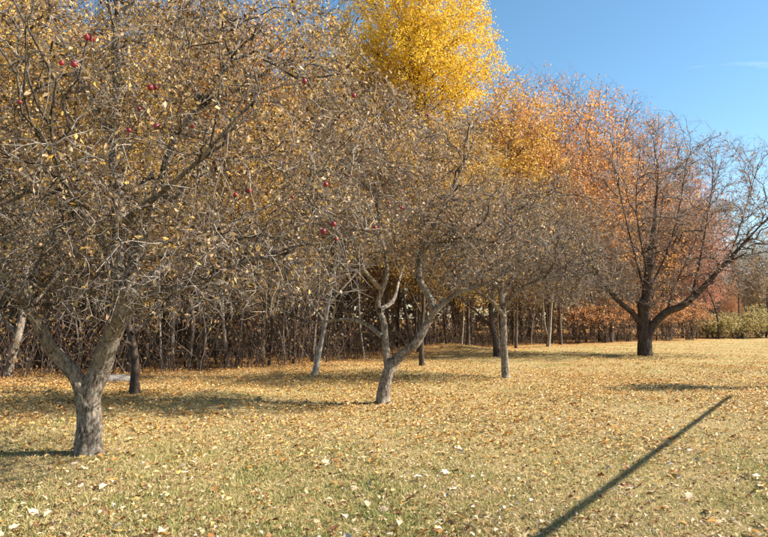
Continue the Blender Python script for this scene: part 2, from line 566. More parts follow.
APPLES = []
def finish(tree, root, bark, twig, leafm, nleaf, leafsize, lv=(3, 4), bare=None, bbark=None):
    tree.stem_meshes(root, bark)
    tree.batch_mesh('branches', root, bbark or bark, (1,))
    tree.batch_mesh('twigs', root, twig, (2, 3, 4))
    if nleaf:
        C = tree.leaf_points(lv, nleaf)
        C = C[rng.random(len(C)) < 0.25 + 0.75 * clump(C, 1.1)]
        if bare:      # the lower boughs have dropped most of their leaves
            C = C[rng.random(len(C)) < np.interp(C[:, 2], bare[:2], [bare[2], 1.0])]
        V, F, rn = leaf_quads(C, leafsize)
        o = obj('foliage', mesh_arrays('foliage', V, F, rn, smooth=False, mat=leafm), root, kind='stuff')

# ---- the apple tree in the left foreground
g = ground_at(88, 456)
D1 = g[1]
T1 = thing('apple_tree', 'large forked apple tree with pale grey trunk in the left foreground', 'tree', (g[0], g[1], float(ground_z(g[0], g[1])) - 0.02))
t = Tree(T1.location)
t.stem('trunk', [(g[0], g[1], -0.15), at(88, 436, D1), at(89, 420, D1), at(91, 400, D1), at(95, 384, D1), at(103, 362, D1 - .02), at(113, 335, D1 - .1), at(124, 308, D1 - .2), at(126, 288, D1 - .3)], 0.162, 0.085, k=150, sides=64, flare=0.3, skip=0.75, wander=0.003)
t.stem('limb', [at(86, 408, D1), at(79, 386, D1), at(70, 370, D1 - .03), at(58, 356, D1 - .1), at(46, 342, D1 - .2), at(36, 322, D1 - .3), at(22, 296, D1 - .5), at(2, 262, D1 - .7), at(-30, 225, D1 - .8)], 0.098, 0.04, k=110, sides=40, skip=0.5, wander=0.005)
t.stem('limb', [at(123, 312, D1 - .2), at(121, 285, D1 - .2), at(116, 255, D1 - .1), at(119, 215, D1), at(112, 165, D1 + .1), at(110, 128, D1 + .2), at(113, 90, D1 + .2), at(112, 40, D1 + .2), at(120, -20, D1 + .3), at(126, -70, D1 + .4)], 0.095, 0.03, k=44, sides=14, skip=0.3, wander=0.008)
t.stem('limb', [at(120, 322, D1 - .1), at(134, 306, D1 - .2), at(150, 298, D1 - .4), at(178, 292, D1 - .7), at(215, 280, D1 - 1.0), at(250, 262, D1 - 1.1), at(285, 255, D1 - 1.2)], 0.062, 0.025, k=40, sides=14, skip=0.35, wander=0.008)
t.stem('limb', [at(126, 292, D1 - .3), at(140, 245, D1 + .1), at(155, 200, D1 + .4), at(176, 140, D1 + .7), at(206, 100, D1 + .9), at(240, 40, D1 + 1.2), at(262, -10, D1 + 1.4)], 0.08, 0.025, k=40, sides=12, skip=0.3, wander=0.008)
t.stem('limb', [at(110, 130, D1 + .2), at(101, 118, D1 + .2), at(88, 90, D1 + .3), at(70, 55, D1 + .5), at(45, 0, D1 + .6)], 0.045, 0.02, k=28, sides=10, skip=0.3, wander=0.008)
t.stem('limb', [at(118, 262, D1 - .1), at(100, 235, D1 - .8), at(70, 190, D1 - 1.6), at(40, 130, D1 - 2.2)], 0.06, 0.022, k=28, sides=10, skip=0.3, wander=0.008)
t.stem('limb', [at(119, 230, D1), at(150, 205, D1 - .9), at(195, 165, D1 - 1.6), at(235, 120, D1 - 2.0)], 0.055, 0.02, k=28, sides=10, skip=0.3, wander=0.008)
t.stem('limb', [at(124, 300, D1 - .2), at(180, 255, D1 + .8), at(250, 215, D1 + 1.6), at(330, 180, D1 + 2.0)], 0.06, 0.02, k=28, sides=10, skip=0.3, wander=0.008)
c1 = [((-3.3, 7.0, 4.1), (3.1, 2.9, 2.5), 5), ((-1.5, 7.3, 3.6), (2.2, 1.9, 1.6), 2), ((-4.9, 6.4, 3.0), (1.8, 1.7, 1.4), 1.5), ((-1.9, 6.1, 2.3), (2.0, 1.3, 0.75), 1.6), ((-4.6, 5.9, 2.1), (1.5, 1.2, 0.8), 1.1), ((-2.6, 6.6, 1.95), (2.6, 1.6, 0.5), 0.9), ((-3.2, 5.6, 3.0), (1.8, 1.2, 0.9), 1.0), ((-2.4, 7.6, 5.4), (2.4, 2.0, 1.5), 1.5)]
crown(t, c1, 110, 850, 6800, 19000, 1.2, sag=0.2, tw=1.15, thick=0.027)
finish(t, T1, M_APPLE_BARK, M_TWIG, M_LEAF_APPLE, 54000, 0.056, bare=(2.0, 3.6, 0.25), bbark=M_SHADED_LIMB_BARK)
TREE1 = t

# ---- the apple tree in the middle, trunk leaning and forking
D2 = 11.7
g = ground_at(384, 402)
D2 = g[1]
T2 = thing('apple_tree', 'apple tree with twisted leaning trunk and arching dark limb, middle of the lawn', 'tree', (g[0], g[1], float(ground_z(g[0], g[1])) - 0.02))
t = Tree(T2.location)
t.stem('trunk', [(g[0], g[1], -0.15), at(385, 386, D2), at(391, 366, D2), at(400, 354, D2), at(413, 343, D2 - .1), at(426, 325, D2 - .1), at(437, 307, D2 - .2), at(452, 294, D2 - .2), at(475, 287, D2 - .4), at(505, 272, D2 - .6)], 0.145, 0.012, k=130, sides=48, flare=0.35, skip=0.6, wander=0.006)
t.stem('limb', [at(389, 372, D2), at(386, 358, D2 + .05), at(382, 340, D2 + .1), at(379, 318, D2 + .1), at(376, 298, D2 + .2), at(384, 270, D2 + .3), at(380, 235, D2 + .4), at(372, 190, D2 + .4)], 0.08, 0.03, k=60, sides=24, skip=0.4, wander=0.016)
t.stem('limb', [at(434, 312, D2 - .2), at(428, 295, D2 - .1), at(419, 278, D2), at(420, 255, D2 + .1), at(428, 240, D2 + .1), at(440, 215, D2 + .2), at(452, 190, D2 + .3), at(470, 150, D2 + .4)], 0.075, 0.028, k=34, sides=12, skip=0.3, wander=0.01)
t.stem('limb', [at(381, 336, D2), at(366, 324, D2 + .2), at(345, 320, D2 + .3), at(322, 321, D2 + .4), at(300, 322, D2 + .5), at(284, 314, D2 + .5)], 0.05, 0.02, k=34, sides=12, skip=0.5, wander=0.008)
t.stem('limb', [at(422, 252, D2 + .1), at(436, 243, D2 - .1), at(456, 238, D2 - .3), at(474, 238, D2 - .5), at(492, 244, D2 - .6)], 0.042, 0.02, k=26, sides=10, skip=0.3, wander=0.008)
t.stem('limb', [at(378, 312, D2), at(392, 300, D2 + .6), at(400, 275, D2 + 1.2), at(415, 240, D2 + 1.6)], 0.05, 0.02, k=24, sides=10, skip=0.3, wander=0.01)
t.stem('limb', [at(379, 290, D2 + .2), at(360, 270, D2 - .6), at(338, 245, D2 - 1.2), at(315, 215, D2 - 1.5)], 0.05, 0.02, k=24, sides=10, skip=0.3, wander=0.01)
c2 = [((0.1, D2, 4.3), (2.5, 2.3, 1.9), 4), ((1.6, D2 - .3, 3.1), (1.7, 1.5, 1.0), 2), ((-1.5, D2, 3.0), (1.6, 1.4, 1.0), 1.6)]
crown(t, c2, 80, 600, 4800, 13000, 1.9, scale=1.1, sag=0.14, tw=1.25, thick=0.027)
finish(t, T2, M_APPLE_BARK, M_TWIG, M_LEAF_APPLE_RUST, 28000, 0.06, bare=(2.4, 4.6, 0.25), bbark=M_SHADED_LIMB_BARK)
TREE2 = t

# ---- the straight-stemmed tree right of the middle
g = ground_at(506, 377); D3 = g[1]
T3 = thing('apple_tree', 'grey apple tree with one straight upright trunk, right of the twisted one', 'tree', (g[0], g[1], float(ground_z(g[0], g[1])) - 0.02))
t = Tree(T3.location)
t.stem('trunk', [(g[0], g[1], -0.15), at(505, 355, D3), at(504, 325, D3), at(502, 306, D3), at(500, 285, D3), at(506, 250, D3), at(512, 215, D3)], 0.12, 0.03, k=100, sides=36, flare=0.25, skip=0.5, wander=0.008)
t.stem('limb', [at(503, 316, D3), at(490, 298, D3 - .4), at(470, 285, D3 - .8), at(448, 272, D3 - 1.2)], 0.07, 0.025, k=24, sides=10, skip=0.3, wander=0.012)
t.stem('limb', [at(503, 308, D3), at(522, 290, D3 - .2), at(548, 278, D3 - .6), at(580, 275, D3 - .9)], 0.07, 0.025, k=24, sides=10, skip=0.3, wander=0.012)
t.stem('limb', [at(502, 300, D3), at(520, 262, D3 + .8), at(540, 225, D3 + 1.4)], 0.06, 0.02, k=24, sides=10, skip=0.3, wander=0.012)
t.stem('limb', [at(501, 290, D3), at(486, 255, D3 + .5), at(470, 215, D3 + .9)], 0.06, 0.02, k=24, sides=10, skip=0.3, wander=0.012)
c3 = [((g[0] + .2, D3, 3.9), (2.8, 2.5, 1.9), 4), ((g[0] + 1.6, D3 - .3, 2.9), (1.7, 1.6, 1.0), 1.6), ((g[0] - 1.2, D3 - .4, 3.0), (1.6, 1.5, 1.0), 1.4)]
crown(t, c3, 70, 500, 3900, 10500, 1.75, scale=1.2, sag=0.12, tw=1.3)
finish(t, T3, M_APPLE_BARK, M_TWIG, M_LEAF_APPLE, 17000, 0.065, bare=(2.4, 4.8, 0.25), bbark=M_SHADED_LIMB_BARK)
TREE3 = t

# ---- the broad tree on the right
g = ground_at(646, 355); D4 = g[1]
T4 = thing('spreading_tree', 'broad vase-shaped tree with thick dark double trunk on the open right lawn', 'tree', (g[0], g[1], float(ground_z(g[0], g[1])) - 0.02))
t = Tree(T4.location)
t.stem('trunk', [(g[0], g[1], -0.25), at(645, 338, D4), at(644, 322, D4), at(642, 308, D4), at(640, 300, D4)], 0.315, 0.19, k=60, sides=40, flare=0.55, skip=0.6, wander=0.01, power=1.3)
t.stem('limb', [at(645, 322, D4), at(644, 308, D4), at(647, 290, D4), at(650, 262, D4), at(655, 215, D4), at(658, 165, D4)], 0.22, 0.03, k=50, sides=16, skip=0.3, wander=0.02)
t.stem('limb', [at(646, 346, D4), at(652, 328, D4 - .1), at(666, 313, D4 - .3), at(682, 306, D4 - .5), at(700, 290, D4 - .8), at(722, 265, D4 - 1.0), at(745, 240, D4 - 1.2), at(770, 215, D4 - 1.4)], 0.20, 0.05, k=40, sides=18, skip=0.35, wander=0.02)
t.stem('limb', [at(640, 322, D4), at(632, 312, D4 - .2), at(615, 298, D4 - .6), at(595, 270, D4 - 1.0), at(575, 235, D4 - 1.4)], 0.13, 0.04, k=30, sides=12, skip=0.35, wander=0.02)
for (x0, y0, pts) in [(648, 300, [(636, 260, .4), (625, 215, .8), (615, 170, 1.2), (605, 140, 1.4)]),
                      (650, 290, [(668, 250, -.6), (680, 205, -1.2), (688, 150, -1.6)]),
                      (690, 300, [(700, 262, 0), (708, 215, .4), (714, 175, .6), (717, 150, .6)]),
                      (665, 314, [(676, 282, 1.2), (695, 240, 2.2), (712, 195, 3.0), (722, 160, 3.4)]),
                      (645, 296, [(655, 262, 1.4), (662, 215, 2.4), (668, 160, 3.0)]),
                      (648, 285, [(640, 245, -1.4), (636, 200, -2.2), (640, 150, -2.6)]),
                      (712, 278, [(733, 245, .6), (748, 200, 1.2), (758, 165, 1.6)]),
                      (615, 298, [(598, 288, 1.0), (575, 268, 2.0), (560, 235, 2.6)])]:
    t.stem('limb', [at(x0, y0, D4 - (0.8 if x0 > 680 else .2))] + [at(px, py, D4 + dd) for px, py, dd in pts], 0.055, 0.02, k=28, sides=10, skip=0.25, wander=0.02)
c4 = [((g[0] + .4, D4, 5.9), (5.0, 4.6, 4.8), 5), ((g[0] + 3.8, D4, 6.4), (3.4, 3.2, 3.4), 3.2), ((g[0] - 3.0, D4, 3.9), (2.7, 3.0, 1.9), 2), ((g[0] + 5.0, D4, 4.0), (2.6, 2.6, 1.8), 1.2)]
crown(t, c4, 150, 900, 5200, 11500, 2.0, scale=1.9, sag=-0.04, thick=0.012, low=True)
finish(t, T4, M_DARK_BARK, M_TWIG_RED, M_LEAF_APPLE_RUST, 17000, 0.085)
TREE4 = t

# ---- lesser orchard trees further back, each with its own trunk shape
def small_tree(name, label, base, trunk, limbs, r0, spread, height, zmin, bark, twig, leafm, nleaf, dens=1.0, group=None):
    g = ground_at(*base); D = g[1]
    T = thing(name, label, 'tree', (g[0], g[1], float(ground_z(g[0], g[1])) - 0.02), group)
    t = Tree(T.location)
    pts = [(g[0], g[1], -0.1)] + [at(x, y, D) for x, y in trunk[1:]]
    t.stem('trunk', pts, r0, r0 * 0.35, k=36, sides=14, flare=0.2, skip=0.45, wander=0.01)
    for lb in limbs:
        t.stem('limb', [at(x, y, D + dd) for x, y, dd in lb], r0 * 0.5, r0 * 0.18, k=22, sides=9, skip=0.3, wander=0.012)
    tx = pts[-1][0]
    spec = [((tx, D, (zmin + height) / 2 + .2), (spread, spread, (height - zmin) / 2), 1)]
    crown(t, spec, int(30 * dens), int(260 * dens), int(1300 * dens), int(2600 * dens), zmin, scale=1.15, sag=0.06)
    finish(t, T, bark, twig, leafm, nleaf, 0.07)
    return t

small_tree('apple_tree', 'small dark shaded apple tree just behind the pale forked foreground trunk', (134, 394), [(133, 390), (134, 365), (133, 345), (130, 328), (128, 300), (130, 262)], [[(133, 342, 0), (126, 338, -.2), (118, 352, -.4)], [(132, 335, 0), (150, 318, .4), (180, 300, .8)], [(130, 322, 0), (105, 300, .5), (85, 270, .9)]], 0.105, 2.3, 5.0, 1.75, M_DARK_BARK, M_TWIG_WOOD, M_LEAF_TAN, 6000)
small_tree('leaning_tree', 'thin pale grey leaning trunk between foreground and middle apple trees', (314, 376), [(315, 372), (319, 352), (323, 335), (327, 315), (333, 280), (345, 230)], [[(325, 325, 0), (305, 295, .4), (285, 262, .6)], [(328, 310, 0), (350, 282, .3), (372, 255, .5)]], 0.085, 2.2, 6.2, 2.4, M_PALE_BARK, M_TWIG, M_LEAF_GOLD, 5000)
small_tree('slender_tree', 'slim dark upright trunk seen just right of the twisted middle apple tree', (422, 366), [(422, 362), (422, 345), (423, 325), (424, 300), (422, 255), (426, 205)], [[(423, 318, 0), (405, 285, .6), (392, 250, .9)], [(424, 310, 0), (446, 275, .4), (462, 240, .7)]], 0.085, 2.6, 7.6, 2.4, M_DARK_BARK, M_TWIG_WOOD, M_LEAF_GOLD, 6000)
small_tree('orchard_tree', 'dark leaning trunk partly hidden left of the straight grey apple tree', (497, 357), [(497, 354), (495, 340), (492, 325), (491, 310), (494, 280), (500, 240)], [[(492, 326, 0), (486, 322, .2), (476, 312, .4), (455, 295, .8)], [(491, 318, 0), (510, 300, .4), (535, 280, .8)]], 0.14, 3.0, 6.6, 2.2, M_DARK_BARK, M_TWIG_WOOD, M_LEAF_TAN, 6000)
small_tree('pale_tree', 'pale leaning trunk at far left edge behind the foreground apple tree', (6, 378), [(7, 373), (12, 355), (18, 338), (22, 318), (26, 285), (22, 240)], [[(18, 336, 0), (-5, 310, .4), (-25, 280, .6)], [(22, 315, 0), (44, 290, .3), (66, 262, .5)]], 0.14, 2.6, 6.2, 2.0, M_APPLE_BARK, M_TWIG, M_LEAF_TAN, 7000)
small_tree('twin_stem_tree', 'two thin pale stems crossing at the wood edge left of the spreading tree', (549, 347), [(549, 344), (551, 330), (552, 315), (553, 300), (556, 270), (560, 240)], [[(549, 344, .1), (545, 330, .1), (543, 315, .1), (541, 290, .2), (536, 262, .3)]], 0.10, 2.6, 8.5, 3.0, M_PALE_BARK, M_TWIG_WOOD, M_LEAF_TAN, 4000)

# ------------------------------------------------------------------ apples still hanging
M_APPLE, N, L, out = new_mat('red_apple_skin')
tc = N.new('ShaderNodeTexCoord'); nn = N.new('ShaderNodeTexNoise'); nn.inputs['Scale'].default_value = 40
L.new(tc.outputs['Object'], nn.inputs[0])
rr_ = ramp(N, [(0.09, 0.005, 0.012), (0.22, 0.010, 0.020), (0.30, 0.04, 0.025)], [0.3, 0.55, 0.8])
L.new(nn.outputs[0], rr_.inputs[0])
p = N.new('ShaderNodeBsdfPrincipled'); p.inputs['Roughness'].default_value = 0.5
oi = N.new('ShaderNodeObjectInfo'); hs = N.new('ShaderNodeHueSaturation'); mr = N.new('ShaderNodeMapRange'); mr.inputs[3].default_value = 0.6; mr.inputs[4].default_value = 1.5
L.new(oi.outputs['Random'], mr.inputs[0]); L.new(mr.outputs[0], hs.inputs['Value']); L.new(rr_.outputs[0], hs.inputs['Color']); L.new(hs.outputs[0], p.inputs['Base Color']); L.new(p.outputs[0], out.inputs[0])
prof = [(0.004, 0.020), (0.012, 0.027), (0.022, 0.029), (0.031, 0.022), (0.035, 0.008), (0.033, -0.008), (0.026, -0.022), (0.016, -0.030), (0.006, -0.028)]
sd = 10
AV = [(r * math.cos(2 * math.pi * i / sd), r * math.sin(2 * math.pi * i / sd), z) for r, z in prof for i in range(sd)]
AF = [[k * sd + i, (k + 1) * sd + i, (k + 1) * sd + (i + 1) % sd, k * sd + (i + 1) % sd] for k in range(len(prof) - 1) for i in range(sd)]
SV = [(0.002 * math.cos(a), 0.002 * math.sin(a), z) for z in (0.018, 0.055) for a in (0, 2.1, 4.2)]
STALK_ME = mesh_arrays('stalk', SV, np.array([[i, (i + 1) % 3, 3 + (i + 1) % 3, 3 + i] for i in range(3)]), mat=M_DARK_BARK)
APPLE_ME = mesh_arrays('apple', AV, np.array(AF), mat=M_APPLE)

def hang_apples(tree, root, spots):
    NP = np.vstack(tree.np_)[np.concatenate(tree.nl) >= 2]
    W = NP + tree.o
    for x, y, d, s in spots:
        a_ = at(x, y, 1.0) - np.array([0, 0, CAM_H])
        off_ = np.linalg.norm((W - np.array([0, 0, CAM_H])) / W[:, 1:2] - a_, axis=1)
        near_ = np.where(off_ < 0.014)[0]
        i = near_[np.argmin(W[near_, 1])] if len(near_) else int(np.argmin(off_))   # an outer twig, where the fruit shows
        q = NP[i]
        o = obj('apple', APPLE_ME, root)
        obj('stalk', STALK_ME, o)
        o.location = Vector(q) + Vector((0, 0, -0.04 * s))
        s *= 0.68 * random.uniform(.8, 1.15)
        o.scale = (s, s, s)
        o.rotation_euler = (random.uniform(-.3, .3), random.uniform(-.3, .3), random.uniform(0, 6))

hang_apples(TREE1, T1, [(97, 36, 5.0, 1.15), (92, 30, 5.1, 1), (66, 53, 5.1, 1), (75, 51, 5.1, 1.05), (149, 77, 5.3, 1.2), (155, 89, 5.3, 1), (297, 80, 6.3, 1), (346, 91, 6.8, 1), (190, 126, 5.2, .95), (151, 116, 5.3, 1), (133, 119, 5.3, .9), (143, 98, 5.3, .8), (245, 182, 5.6, 1.1), (240, 190, 5.6, .8), (26, 98, 5.0, .9)])
hang_apples(TREE1, T1, [(329, 182, 10.3, 1.0), (335, 214, 10.3, 1.0), (323, 224, 10.2, 1.1), (300, 194, 10.4, .9), (332, 240, 10.4, .8)])
hang_apples(TREE2, T2, [(375, 219, 10.2, 1.3), (393, 184, 10.3, 1.1), (400, 205, 10.2, 1.1), (394, 202, 10.2, 1), (345, 93, 11, 1.1), (425, 113, 11, 1), (455, 172, 10.8, .9), (350, 170, 10.5, 1)])
hang_apples(TREE3, T3, [(500, 213, 14.6, 1.4), (505, 211, 14.6, 1.2), (486, 234, 14.8, 1.2), (495, 226, 14.7, 1.0)])

# ------------------------------------------------------------------ woodland trees
def wood_variant(seed, H, leaf_n, leaf_size, spread, crown_lo, upright=0.3, dens=1.0):
    """trunk, branch and leaf meshes of one woodland tree of height H at the origin"""
    global rng
    rng = np.random.default_rng(seed); random.seed(seed)
    t = Tree((0, 0, 0))
    lean = rng.normal(0, 0.35, 2)
    t.stem('trunk', [(0, 0, -0.2), (lean[0] * .1, lean[1] * .1, H * .2), (lean[0] * .5, lean[1] * .4, H * .5), (lean[0], lean[1], H * .72), (lean[0] * 1.3, lean[1] * 1.2, H * .86)], H * 0.0085, 0.012, k=30, sides=9, flare=0.25, skip=crown_lo * 0.9, wander=0.02)
    zc = H * (crown_lo + 1) / 2
    spec = [((lean[0], lean[1], zc), (spread, spread, H * (1 - crown_lo) / 2), 2), ((lean[0], lean[1], zc - H * .1), (spread * 1.2, spread * 1.2, H * (1 - crown_lo) / 3.2), 1)]
    t.grow(blobs(spec, int(26 * dens), 0.4), 8, 5, 4.5, 0.014, 0.02, sag=-0.15, wob=0.03, pick=10, lvl=1, low=True)
    t.grow(blobs(spec, int(150 * dens), 0.45), 6, 4, 2.2, 0.009, 0.010, sag=-0.1, wob=0.05, pick=8, lvl=2, low=True)
    t.grow(blobs(spec, int(900 * dens), 0.5), 4, 3, 1.2, 0.006, 0.006, sag=-0.05, wob=0.06, pick=8, lvl=3, low=True)
    t.grow(blobs(spec, int(1800 * dens), 0.5), 2, 3, 0.8, 0.006, 0.005, sag=-0.05, wob=0.06, pick=8, lvl=4, low=True)
    V, F, rn = tubes(t.stems[0][1][None], t.stems[0][2][None], 9, 0.04)
    tm = mesh_arrays('trunk', V, F, rn, mat=M_WOOD_BARK)
    bm_ = t.batch_mesh('branches', None, M_TWIG_WOOD, (1, 2, 3, 4), mesh_only=True)
    lm = None
    if leaf_n:
        C = t.leaf_points((3, 4), leaf_n, 0.2, 0.12)
        V, F, rn = leaf_quads(C, leaf_size, aspect=0.7)
        lm = mesh_arrays('foliage', V, F, rn, smooth=False, mat=M_LEAF_TAN)
    return H, tm, bm_, lm

VARS = [wood_variant(101, 16, 22000, 0.125, 3.4, 0.10, dens=1.3), wood_variant(102, 15, 12000, 0.14, 3.0, 0.14, dens=1.3), wood_variant(103, 17, 30000, 0.125, 3.8, 0.14, dens=1.3),
        wood_variant(104, 14, 9000, 0.11, 3.2, 0.12, dens=1.8), wood_variant(105, 15, 6000, 0.11, 3.0, 0.12, dens=2.0)]
YELLOW = wood_variant(106, 22, 70000, 0.11, 4.3, 0.52, dens=1.6)
rng = np.random.default_rng(SEED + 5); random.seed(SEED + 5)

def wood_tree(name, label, var, x, y, h, leaf=None, bark=None, group=None, wide=1.0, rot=None):
    H, tm, bm_, lm = var
    T = thing(name, label, 'tree', (x, y, float(ground_z(x, y))), group)
    s = h / H
    T.scale = (s * wide, s * wide, s)
    T.rotation_euler = (0, 0, random.uniform(0, 6.28) if rot is None else rot)
    o = obj('trunk', tm, T)
    if bark:
        o.material_slots[0].link = 'OBJECT'; o.material_slots[0].material = bark
    o = obj('branches', bm_, T, kind='stuff')
    if lm and leaf:
        o = obj('foliage', lm, T, kind='stuff')
        o.material_slots[0].link = 'OBJECT'; o.material_slots[0].material = leaf
    return T

def X(px, d):
    return (px - 384.0) / FPX * d

def HT(ytop, d):
    return at(384, ytop, d)[2]

wood_tree('yellow_tree', 'tall bright yellow tree rising above the apple trees against the sky', YELLOW, X(418, 31), 31, 22.5, M_LEAF_YELLOW, rot=1.0)
ORD = ['first', 'second', 'third', 'fourth', 'fifth', 'sixth', 'seventh', 'eighth', 'ninth', 'tenth', 'eleventh', 'twelfth', 'thirteenth', 'fourteenth', 'fifteenth', 'sixteenth', 'seventeenth', 'eighteenth', 'nineteenth', 'twentieth']
def ordinals(items):
    """items (px, colour word): the place of each among its colour, counted from the left"""
    return [ORD[sorted(p for p, c in items if c == col).index(px)] for px, col in items]
# tall golden and tan trees behind the orchard (left half)
left = [(-60, 18, 14, 3), (-10, 19, 14, 0), (45, 22, 16, 1), (95, 20, 14, 4), (130, 25, 17, 0), (165, 22.5, 14, 3), (205, 26, 17, 1), (245, 24, 15, 0), (285, 28, 18, 2), (322, 25, 14, 3), (350, 31, 17, 0), (385, 29, 14, 1), (20, 27, 18, 2), (-120, 22, 16, 1), (230, 33, 20, 2), (110, 33, 20, 1), (320, 36, 21, 0), (180, 36, 21, 3), (-60, 30, 19, 0), (50, 38, 22, 1), (418, 27, 11.5, 2), (468, 29, 11.5, 0), (150, 19.5, 10, 2), (262, 21.5, 10, 2)]
left_items = []
for i, (px, d, h, v) in enumerate(left):
    left_items.append((px + i * .01, ['golden', 'tan', 'golden', 'golden', 'orange'][(i * 7 + v) % 5 if i % 6 and i < 20 else 0]))
left_ord = ordinals(left_items)
for i, (px, d, h, v) in enumerate(left):
    lm = [M_LEAF_GOLD, M_LEAF_TAN, M_LEAF_GOLD, M_LEAF_GOLD, M_LEAF_ORANGE][(i * 7 + v) % 5 if i % 6 and i < 20 else 0]
    nm = {M_LEAF_GOLD: 'golden', M_LEAF_TAN: 'tan', M_LEAF_ORANGE: 'orange'}[lm]
    wood_tree('woodland_tree', f'{left_ord[i]} tall {nm} leaved woodland tree from the left, behind the foreground apple tree', VARS[v], X(px, d), d, h, lm, group=f'{nm} woodland trees on the left')
right = [(470, 34, 92, 1, 'G'), (500, 37, 70, 0, 'G'), (520, 42, 78, 1, 'R'), (548, 39, 84, 0, 'O'), (575, 44, 74, 4, 'R'), (600, 41, 98, 1, 'O'), (622, 46, 92, 4, 'C'), (645, 44, 112, 3, 'O'), (668, 50, 118, 4, 'C'), (530, 50, 66, 3, 'R'), (592, 54, 80, 3, 'R'), (690, 52, 165, 1, 'C'), (705, 47, 200, 0, 'C'), (735, 58, 225, 4, 'T'), (760, 55, 235, 3, 'T'), (785, 62, 220, 4, 'T'), (820, 64, 230, 3, 'T'), (455, 41, 60, 3, 'G'), (560, 36, 170, 3, 'T'), (610, 40, 190, 4, 'T'), (515, 33, 175, 3, 'T'), (860, 70, 235, 4, 'T'), (900, 72, 230, 1, 'T')]
mats = {'G': (M_LEAF_GOLD, 'golden'), 'R': (M_LEAF_RUSSET, 'thin russet'), 'O': (M_LEAF_ORANGE, 'orange'), 'T': (M_LEAF_TAN, 'nearly bare tan'), 'C': (M_LEAF_CORAL, 'coral red')}
right_ord = ordinals([(r_[0], r_[4]) for r_ in right])
for i, (px, d, yt, v, c) in enumerate(right):
    wood_tree('woodland_tree', f'{right_ord[i]} {mats[c][1]} leaved woodland tree rightwards from the bright yellow tree', VARS[v], X(px, d), d, HT(yt - 8, d), mats[c][0], group=f'{mats[c][1]} woodland trees on the right')
def deep_word(k, px):
    return ['tan', 'golden', 'russet'][k % 3] if px > 400 else ['tan', 'golden'][k % 2]
def place_word(px):
    for lim, w in ((30, 'left of the foreground fork'), (110, 'within the foreground fork'), (200, 'behind the small dark shaded apple tree'), (290, 'left of the leaning pale trunk'), (345, 'behind the leaning pale trunk'), (405, 'behind the twisted middle trunk'), (460, 'near the slim dark upright trunk'), (530, 'behind the straight grey trunk'), (600, 'near the two thin crossing stems'), (700, 'behind the dark double trunk')):
        if px < lim:
            return w
    return 'towards the right edge'
# deeper rows that close the wood
for k in range(64):
    px = rng.uniform(-260, 900)
    x0 = X(px, 30); 
    d = float(edge_y(X(px, 32))) + rng.uniform(6, 30)
    top = np.interp(px, [-300, 480, 560, 680, 720, 900], [10, 90, 110, 170, 235, 245]) + rng.uniform(0, 60)
    wood_tree('woodland_tree', f'slender {deep_word(k, px)} leaved tree deep in the wood, {place_word(px)}', VARS[int(rng.integers(0, 5))], X(px, d), d, HT(top, d), [M_LEAF_TAN, M_LEAF_GOLD, M_LEAF_RUSSET][k % 3] if px > 400 else [M_LEAF_TAN, M_LEAF_GOLD][k % 2], group='woodland trees deep in the wood')
# bare young stems along the wood edge, one by one
POLE = []
for s in range(5):
    rng2 = np.random.default_rng(300 + s)
    P = spline([(0, 0, -0.1), (rng2.normal(0, .08), rng2.normal(0, .08), 1.5), (rng2.normal(0, .2), rng2.normal(0, .2), 3.2), (rng2.normal(0, .4), rng2.normal(0, .4), 5.2)], 12)[None]
    R = np.linspace(1, 0.25, 12)[None] * 0.055
    V, F, rn = tubes(P, R, 7, 0.05)
    t = Tree((0, 0, 0)); t._nodes(P, R, 0.35)
    spec = [((0, 0, 3.9), (1.0, 1.0, 2.0), 1)]
    t.grow(blobs(spec, 14, 0.4), 6, 4, 1.4, 0.012, 0.008, sag=-.2, pick=3, lvl=1)
    t.grow(blobs(spec, 150, 0.5), 4, 3, 0.8, 0.008, 0.005, sag=-.1, pick=4, lvl=2)
    POLE.append((mesh_arrays('stem', V, F, rn, mat=M_WOOD_BARK), t.batch_mesh('twigs', None, M_TWIG_WOOD, (1, 2), mesh_only=True)))
for k in range(90):
    px = rng.uniform(-60, 800)
    d0 = float(edge_y(X(px, 24)))
    d0 = float(edge_y(X(px, d0)))
    d = d0 + abs(rng.normal(0.4, 2.2)) + 0.3
    x = X(px, d)
    sm, tw = POLE[k % 5]
    s = rng.uniform(0.7, 1.35)
    T = thing('sapling', ('tall ' if s > 1.02 else 'short ') + ('pale' if k % 5 == 0 else 'dark' if k % 2 == 1 else 'brown') + ' bare sapling ' + place_word(px), 'tree', (x, d, float(ground_z(x, d))), 'bare saplings along the wood edge')
    T.scale = (s * rng.uniform(.8, 1.5), s, s); T.rotation_euler = (rng.normal(0, .07), rng.normal(0, .07), rng.uniform(0, 6.28))
    o = obj('stem', sm, T)
    if k % 5 == 0:
        o.material_slots[0].link = 'OBJECT'; o.material_slots[0].material = M_PALE_BARK
    elif k % 2 == 1:
        o.material_slots[0].link = 'OBJECT'; o.material_slots[0].material = M_DARK_BARK
    obj('twigs', tw, T, kind='stuff')

